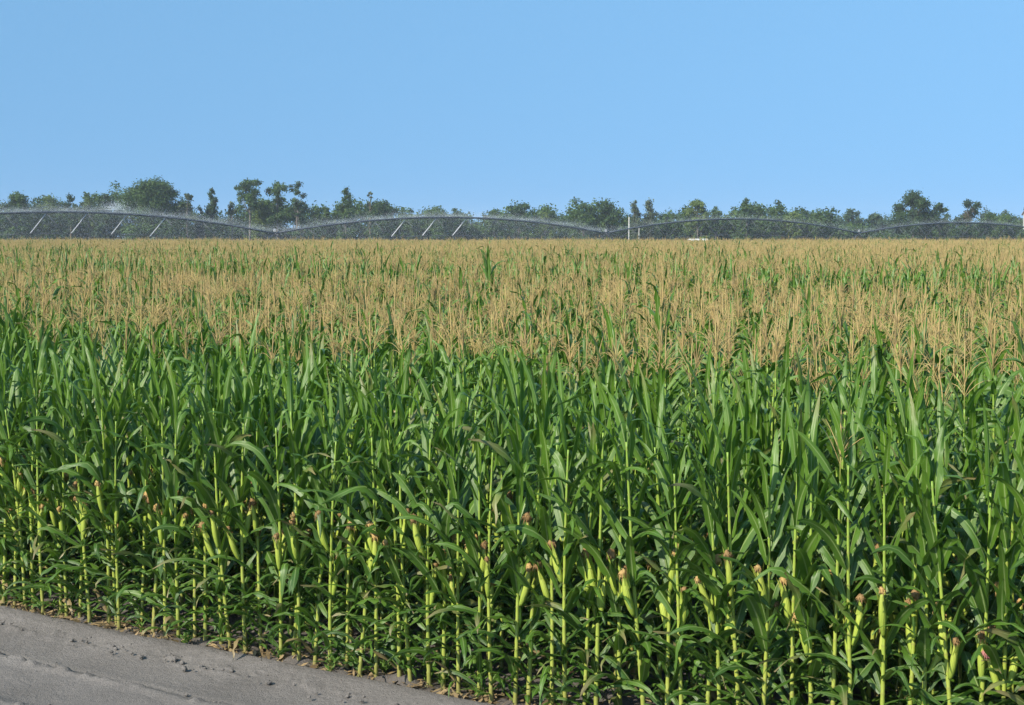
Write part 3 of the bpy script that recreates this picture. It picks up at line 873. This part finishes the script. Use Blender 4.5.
T('hazy blue green rounded tree left of the big oak', 850, 209, 26, 520, 'blue', bare=.05)
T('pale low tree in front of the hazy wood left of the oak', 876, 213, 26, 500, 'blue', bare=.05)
T('big dark spreading oak with open branches at right', 914, 190, 50, 386, 'dark', 'open', bare=.25, sparse=1.5, seed=21)
T('dark tree filling the right shoulder of the big oak', 940, 202, 28, 388, 'dark', bare=.05)
T('dark tree with a dead reddish patch right of the big oak', 968, 199, 34, 387, 'dark', 'open', bare=.1, sparse=1.5, dead=True)
T('low green tree right of the one with the reddish patch', 988, 212, 22, 394, 'mid', bare=.05)
T('green tree rising behind the house at the right photo border', 1034, 190, 26, 410, 'mid', bare=.1)

T('low bush tree hiding the foot of the house at the right photo border', 1032, 227, 34, 362, 'mid', bare=.05)

def wood(name, label, D, depth, x0, x1, hfun, n, style, seed, size):
    r = random.Random(seed); lobes = []
    for i in range(n):
        x = r.uniform(x0, x1); h = hfun(x) * r.uniform(.65, 1.0) * (0.5 if i % 3 == 0 else 1); rad = r.uniform(0.9, 2.3) * D / 420
        lobes.append(((x, D + r.uniform(0, depth), r.uniform(.3, 1) ** .6 * (h - rad * .7)), (rad, rad, rad * .8)))
    V, Tn = crown_faces(lobes, 44 * (400 / D), size, seed)
    V[..., 2] = np.maximum(V[..., 2], 0.02)
    o = bpy.data.objects.new(name, quads_mesh(name, V, CM[style], Tn)); COL.objects.link(o)
    tag(o, label, 'wood', kind='stuff')
def h1(x):
    b = 11.2
    if x < -96: b = 14.6
    elif -76 < x < -52: b = 13.8
    elif x > 84: b = 6.2
    return b + 1.5 * math.sin(x * .11) + 1.5 * math.sin(x * .29 + 1) + 1.1 * math.sin(x * .83)
wood('woodland', 'continuous dark undergrowth of the wood behind the separate trees', 402, 20, -215, 215, h1, 4200, 'mid', 61, 0.30)
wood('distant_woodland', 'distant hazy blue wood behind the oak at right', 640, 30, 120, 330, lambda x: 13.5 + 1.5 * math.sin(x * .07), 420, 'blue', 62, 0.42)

# ------------------------------------------------------------------ centre pivot irrigation
D0 = 155.0
def tower_pos(k): return Vector((D0 * (-.4505 + .2668 * k), D0 * (1 + .1818 * k), 0))
rig = empty('irrigation_pivot', tower_pos(1)); tag(rig, 'long centre pivot irrigation rig arching over the corn before the trees', 'irrigation rig')
org = tower_pos(1)
axis = (tower_pos(1) - tower_pos(0)).normalized(); perp = Vector((axis.y, -axis.x, 0)).normalized()   # towards the camera
if perp.y > 0: perp = -perp
HT = 3.35; CAMB = [2.35, 2.05, 2.1, 1.75, 1.75]
for k in range(-1, 5):
    a, b = tower_pos(k), tower_pos(k + 1); c = CAMB[max(0, min(4, k))]
    def pipe(s): return a.lerp(b, s) + Vector((0, 0, HT + c * (1 - (2 * s - 1) ** 2)))
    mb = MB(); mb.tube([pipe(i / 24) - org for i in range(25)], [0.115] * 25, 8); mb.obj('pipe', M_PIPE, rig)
    rods = MB(); nst = 11; nodes = []
    for j in range(1, nst):
        s = j / nst; tp = pipe(s); dep = 2.3 * (1 - abs(2 * s - 1) ** 3 * .5)
        for sg in (1, -1):
            st = MB(); ft = tp + perp * (sg * 1.0) + axis * (sg * 1.5) + Vector((0, 0, -dep)); hd = tp - Vector((0, 0, .1))
            dv_ = (ft - hd).normalized(); nrm = (Vector((-0.45, -0.75, 0.5)) if sg < 0 else axis * 1.0 + Vector((0, 0, .3)))     # the flat of the angle iron
            nrm = (nrm - dv_ * nrm.dot(dv_)).normalized(); sd_ = dv_.cross(nrm)
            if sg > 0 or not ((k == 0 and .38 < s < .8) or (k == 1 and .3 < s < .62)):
                st.tube([hd - org, ft - org], [.034, .034], 5); nodes.append((sg, ft)); st.obj('shade_toned_strut', M_PIPE, rig); continue  # shade on these struts is put into the colour: dark pipe tone, not steel
            Mx = Matrix((sd_, nrm, dv_)).transposed()
            st.box((hd + ft) / 2 - org, (.12 if k < 2 else .07, .03, (ft - hd).length), Mx)
            st.box((hd + ft) / 2 - org + sd_ * .08 - nrm * .06, (.03, .09, (ft - hd).length), Mx)
            nodes.append((sg, ft)); st.obj('strut', M_STEEL, rig, smooth=False)
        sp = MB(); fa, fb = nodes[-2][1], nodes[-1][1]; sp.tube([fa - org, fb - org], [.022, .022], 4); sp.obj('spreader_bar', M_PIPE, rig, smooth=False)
    for sg in (1, -1):
        q = [pipe(0) - org] + [n - org for s2, n in nodes if s2 == sg] + [pipe(1) - org]
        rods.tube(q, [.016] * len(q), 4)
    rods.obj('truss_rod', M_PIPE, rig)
    nsp = 9
    for j in range(nsp):
        s = (j + .5) / nsp; tp = pipe(s) - org
        sp = MB(); sp.tube([tp + Vector((0, 0, .1)), tp + Vector((0, 0, .42))], [.025, .02], 6)
        sp.tube([tp + Vector((0, 0, .40)) - axis * .10, tp + Vector((0, 0, .44)) + axis * .16], [.03, .02], 6)
        sp.obj('sprinkler', M_STEEL, rig)
for k in range(0, 5):
    t = tower_pos(k) - org; m = MB(); m.tube([t + Vector((0, 0, .75)) - axis * 1.9 + perp * 0, t + Vector((0, 0, .75)) + axis * 1.9], [.09, .09], 6)
    tw = m.obj('tower', M_STEEL, rig)
    for sg in (1, -1):
        for s2 in (1, -1):
            l = MB(); l.tube([t + Vector((0, 0, HT)) + perp * (.12 * s2), t + Vector((0, 0, HT - .5)) + axis * (sg * .75) + perp * (.2 * s2), t + Vector((0, 0, .75)) + axis * (sg * 1.8) + perp * (.08 * s2)], [.06, .07, .06], 6)
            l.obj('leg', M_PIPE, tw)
        w = MB(); c = t + axis * (sg * 1.75) + Vector((0, 0, .62)); prof = [(-.17, .30), (-.17, .55), (-.1, .62), (.1, .62), (.17, .55), (.17, .30)]
        rings = []
        for off, rr in prof:
            rings.append([w.vert(c + perp * off + (axis * math.cos(q * .3927) + Vector((0, 0, 1)) * math.sin(q * .3927)) * rr) for q in range(16)])
        for i in range(6):
            for q in range(16): w.face((rings[i][q], rings[i][(q + 1) % 16], rings[(i + 1) % 6][(q + 1) % 16], rings[(i + 1) % 6][q]))
        wh = w.obj('wheel', M_RUBBER, tw)
    cb = MB(); cb.box(t + Vector((0, 0, HT + .38)) + perp * .1, (.28, .22, .36)); cb.obj('control_box', M_STEEL, tw, smooth=False)

# spray hanging round the pipe: fine drops
dv = []; r2 = np.random.default_rng(77)
def drops(P, s):
    n = len(P); d = r2.normal(size=(n, 3)); d /= np.linalg.norm(d, axis=1)[:, None]
    e = np.cross(d, r2.normal(size=(n, 3))); e /= np.linalg.norm(e, axis=1)[:, None]
    return np.stack([P + d * s, P - d * s * .5 + e * s * .8, P - d * s * .5 - e * s * .8], 1)
for k in range(-1, 5):
    a, b = np.array(tower_pos(k)), np.array(tower_pos(k + 1)); c = CAMB[max(0, min(4, k))]
    n = 150000 if k < 2 else 50000; s = r2.random(n)
    P = a + (b - a) * s[:, None]; hz = HT + c * (1 - (2 * s - 1) ** 2)
    lump = 0.55 + 0.45 * np.sin(s * 9 * 2 * np.pi + 1)
    upd = r2.random(n) < 0.42
    dz = np.where(upd, np.abs(r2.normal(0, .42, n)) * (0.4 + .9 * lump) + .1, -r2.random(n) ** 1.2 * 3.6)
    P[:, 2] = np.maximum(hz + dz, .3)
    sp = np.where(upd, 1.2, 3.0)
    P += np.array(perp)[None] * (r2.normal(0, 1, n) * sp)[:, None] + np.array(axis)[None] * r2.normal(0, .8, n)[:, None]
    dv.append(drops(P, r2.uniform(.009, .018, n)[:, None]))
q = at_d(115, 208, 163); n = 1600
P = np.array(q) + np.stack([r2.normal(0, .8, n), r2.normal(0, .5, n), np.abs(r2.normal(0, .45, n)) - .2], -1); dv.append(drops(P, r2.uniform(.02, .04, n)[:, None]))
V = np.concatenate(dv)
spray = bpy.data.objects.new('irrigation_spray', quads_mesh('irrigation_spray', V, M_SPRAY, nv=3)); COL.objects.link(spray)
tag(spray, 'white water spray drifting round the irrigation pipe', 'spray', kind='stuff')

# ------------------------------------------------------------------ poles, van, house
def pole(label, x, top, D, r, arms):
    tp = at_d(x, top, D); o = empty('utility_pole', (tp.x, D, 0)); tag(o, label, 'pole', 'pale poles by the tree line')
    m = MB(); m.tube([Vector((0, 0, -.3)), Vector((0, 0, tp.z * .5)), Vector((0, 0, tp.z))], [r, r * .9, r * .75], 8); m.obj('post', M_POLE, o)
    if arms:
        m = MB(); m.tube([Vector((-.25, 0, tp.z - .3)), Vector((.25, 0, tp.z - .3))], [.05, .05], 6); m.obj('cross_bar', M_POLE, o)
    m = MB(); m.tube([Vector((0, 0, tp.z - .02)), Vector((0, 0, tp.z + .12))], [r * .95, r * .5], 8); m.obj('cap', M_STEEL, o)
pole('taller of two pale poles rising from the corn right of middle', 629, 217, 256, .09, False)
pole('shorter of two pale poles standing right of the taller one', 639, 228, 262, .055, False)

vp = at_d(694, 240, 262); van = empty('van', (vp.x, 262, 0), (0, 0, R(12))); tag(van, 'white van whose roof just shows above the corn below the bright tree', 'van')
m = MB(); hb = 2.42
prof = [(-2.3, .45), (-2.3, 1.25), (-1.5, 1.45), (-.9, 2.25), (-.6, hb), (2.2, hb), (2.35, 2.2), (2.4, .45)]
l = [m.vert((x, -.95 + (.12 if z > 1.5 else 0), z)) for x, z in prof]; rr = [m.vert((x, .95 - (.12 if z > 1.5 else 0), z)) for x, z in prof]
for i in range(8): j = (i + 1) % 8; m.face((l[i], rr[i], rr[j], l[j]))
m.face(l); m.face(rr[::-1]); m.obj('body', M_WHITE, van, smooth=False)
m = MB(); ids = [m.vert(p) for p in ((-1.47, -.78, 1.53), (-1.47, .78, 1.53), (-.95, .74, 2.2), (-.95, -.74, 2.2))]
m.v = [(x - .04, y, z + .03) for x, y, z in m.v]; m.face(ids); m.obj('windscreen', M_GLASS, van, smooth=False)
for sx in (-1.5, 1.5):
    for sy in (-.9, .9):
        m = MB(); m.tube([(sx, sy - .11, .34), (sx, sy + .11, .34)], [.34, .34], 18); m.obj('wheel', M_RUBBER, van)

hp = at_d(1020.5, 226, 372); hw = 9.0; house = empty('house', (hp.x * 379 / 372 + 0.6, 372, 0)); tag(house, 'pale walled house at the right photo border behind the corn', 'house')
ze = at_d(1020, 214, 372).z; zr = at_d(1020, 206, 372).z
m = MB(); v = [m.vert(p) for p in ((0, 0, 0), (hw, 0, 0), (hw, 7, 0), (0, 7, 0), (0, 0, ze), (hw, 0, ze), (hw, 7, ze), (0, 7, ze), (0, 3.5, zr - .1), (hw, 3.5, zr - .1))]
for f in ((0, 1, 5, 4), (2, 3, 7, 6), (3, 0, 4, 8, 7), (1, 2, 6, 9, 5)): m.face([v[i] for i in f])
m.obj('wall', M_WALLP, house, smooth=False)
m = MB(); ov = .35; th = .18
def slab(y0, z0, y1, z1):
    q = [m.vert(p) for p in ((-ov, y0, z0), (hw + ov, y0, z0), (hw + ov, y1, z1), (-ov, y1, z1), (-ov, y0, z0 + th), (hw + ov, y0, z0 + th), (hw + ov, y1, z1 + th), (-ov, y1, z1 + th))]
    for f in ((0, 3, 2, 1), (4, 5, 6, 7), (0, 1, 5, 4), (2, 3, 7, 6), (0, 4, 7, 3), (1, 2, 6, 5)): m.face([q[i] for i in f])
sl = (zr - ze) / 3.5
slab(-.4, ze - .4 * sl, 3.5, zr); slab(7.4, ze - .4 * sl, 3.5, zr); m.obj('roof', M_ROOF, house, smooth=False)
for x in (1.8, 6.2):
    m = MB(); m.box((x, -.03, ze * .62), (1.1, .08, 1.3)); f = m.obj('window', M_WHITE, house, smooth=False)
    m = MB(); m.box((x, -.075, ze * .62), (.92, .03, 1.1)); m.obj('pane', M_GLASS, f, smooth=False)
m = MB(); m.box((4.2, -.03, 1.05), (1.0, .07, 2.1)); m.obj('door', M_BARK, house, smooth=False)

# ------------------------------------------------------------------ haze
m, nt, out = mat('air_haze'); gg = N(nt)
pv = gg.n('ShaderNodeVolumePrincipled'); pv.inputs['Color'].default_value = (0.80, 0.88, 1.0, 1); pv.inputs['Density'].default_value = 0.0002
pv.inputs['Anisotropy'].default_value = 0.0
gg.link(pv.outputs[0], out.inputs['Volume'])
hz = MB(); hz.box((0, 650, 13.5), (1820, 1720, 29)); hz_o = hz.obj('haze', m, smooth=False); tag(hz_o, 'thin summer haze over the field', 'haze', kind='stuff')

# ------------------------------------------------------------------ light
SUN_EL, SUN_AZ = R(35), R(226)           # azimuth clockwise from +Y (away from the camera): behind and to the left
sv = Vector((math.sin(SUN_AZ) * math.cos(SUN_EL), math.cos(SUN_AZ) * math.cos(SUN_EL), math.sin(SUN_EL)))
sd = bpy.data.lights.new('sun', 'SUN'); sd.energy = 4.8; sd.angle = R(0.53); sd.color = (1.0, 0.92, 0.77)
so = bpy.data.objects.new('sun', sd); COL.objects.link(so); so.rotation_euler = (-sv).to_track_quat('-Z', 'Y').to_euler(); so.location = (-20, -20, 40)
w = bpy.data.worlds.new('World'); sc.world = w; w.use_nodes = True
nt = w.node_tree; nt.nodes.clear(); g2 = N(nt)
sky = g2.n('ShaderNodeTexSky', sky_type='NISHITA'); sky.sun_disc = False; sky.sun_elevation = SUN_EL; sky.sun_rotation = SUN_AZ
sky.air_density = 1.0; sky.dust_density = 0.3; sky.ozone_density = 1.0; sky.altitude = 0
tc = g2.n('ShaderNodeTexCoord'); sx = g2.n('ShaderNodeSeparateXYZ'); g2.link(tc.outputs['Generated'], sx.inputs[0])
cb = g2.n('ShaderNodeCombineXYZ'); g2.link(sx.outputs[0], cb.inputs[0]); g2.link(sx.outputs[1], cb.inputs[1])
g2.link(g2.math('ADD', g2.math('MULTIPLY', sx.outputs[2], 0.15), 0.33), cb.inputs[2]); g2.link(cb.outputs[0], sky.inputs[0])
bg = g2.n('ShaderNodeBackground'); bg.inputs[1].default_value = 0.143
hs = g2.n('ShaderNodeHueSaturation'); hs.inputs['Saturation'].default_value = 1.20; hs.inputs['Hue'].default_value = 0.490; g2.link(sky.outputs[0], hs.inputs['Color']); g2.link(hs.outputs[0], bg.inputs[0])
wo = g2.n('ShaderNodeOutputWorld'); g2.link(bg.outputs[0], wo.inputs[0])

sc.view_settings.view_transform = 'Standard'; sc.view_settings.look = 'None'; sc.view_settings.exposure = 0.54; sc.view_settings.gamma = 1.0
sc.cycles.max_bounces = 6; sc.cycles.diffuse_bounces = 3; sc.cycles.glossy_bounces = 2; sc.cycles.transmission_bounces = 4; sc.cycles.transparent_max_bounces = 6; sc.cycles.volume_bounces = 0
sc.cycles.use_denoising = True; sc.cycles.denoising_prefilter = 'NONE'; sc.cycles.denoiser = 'OPENIMAGEDENOISE'; sc.cycles.denoising_input_passes = 'RGB_ALBEDO_NORMAL'
sc.cycles.pixel_filter_type = 'BLACKMAN_HARRIS'
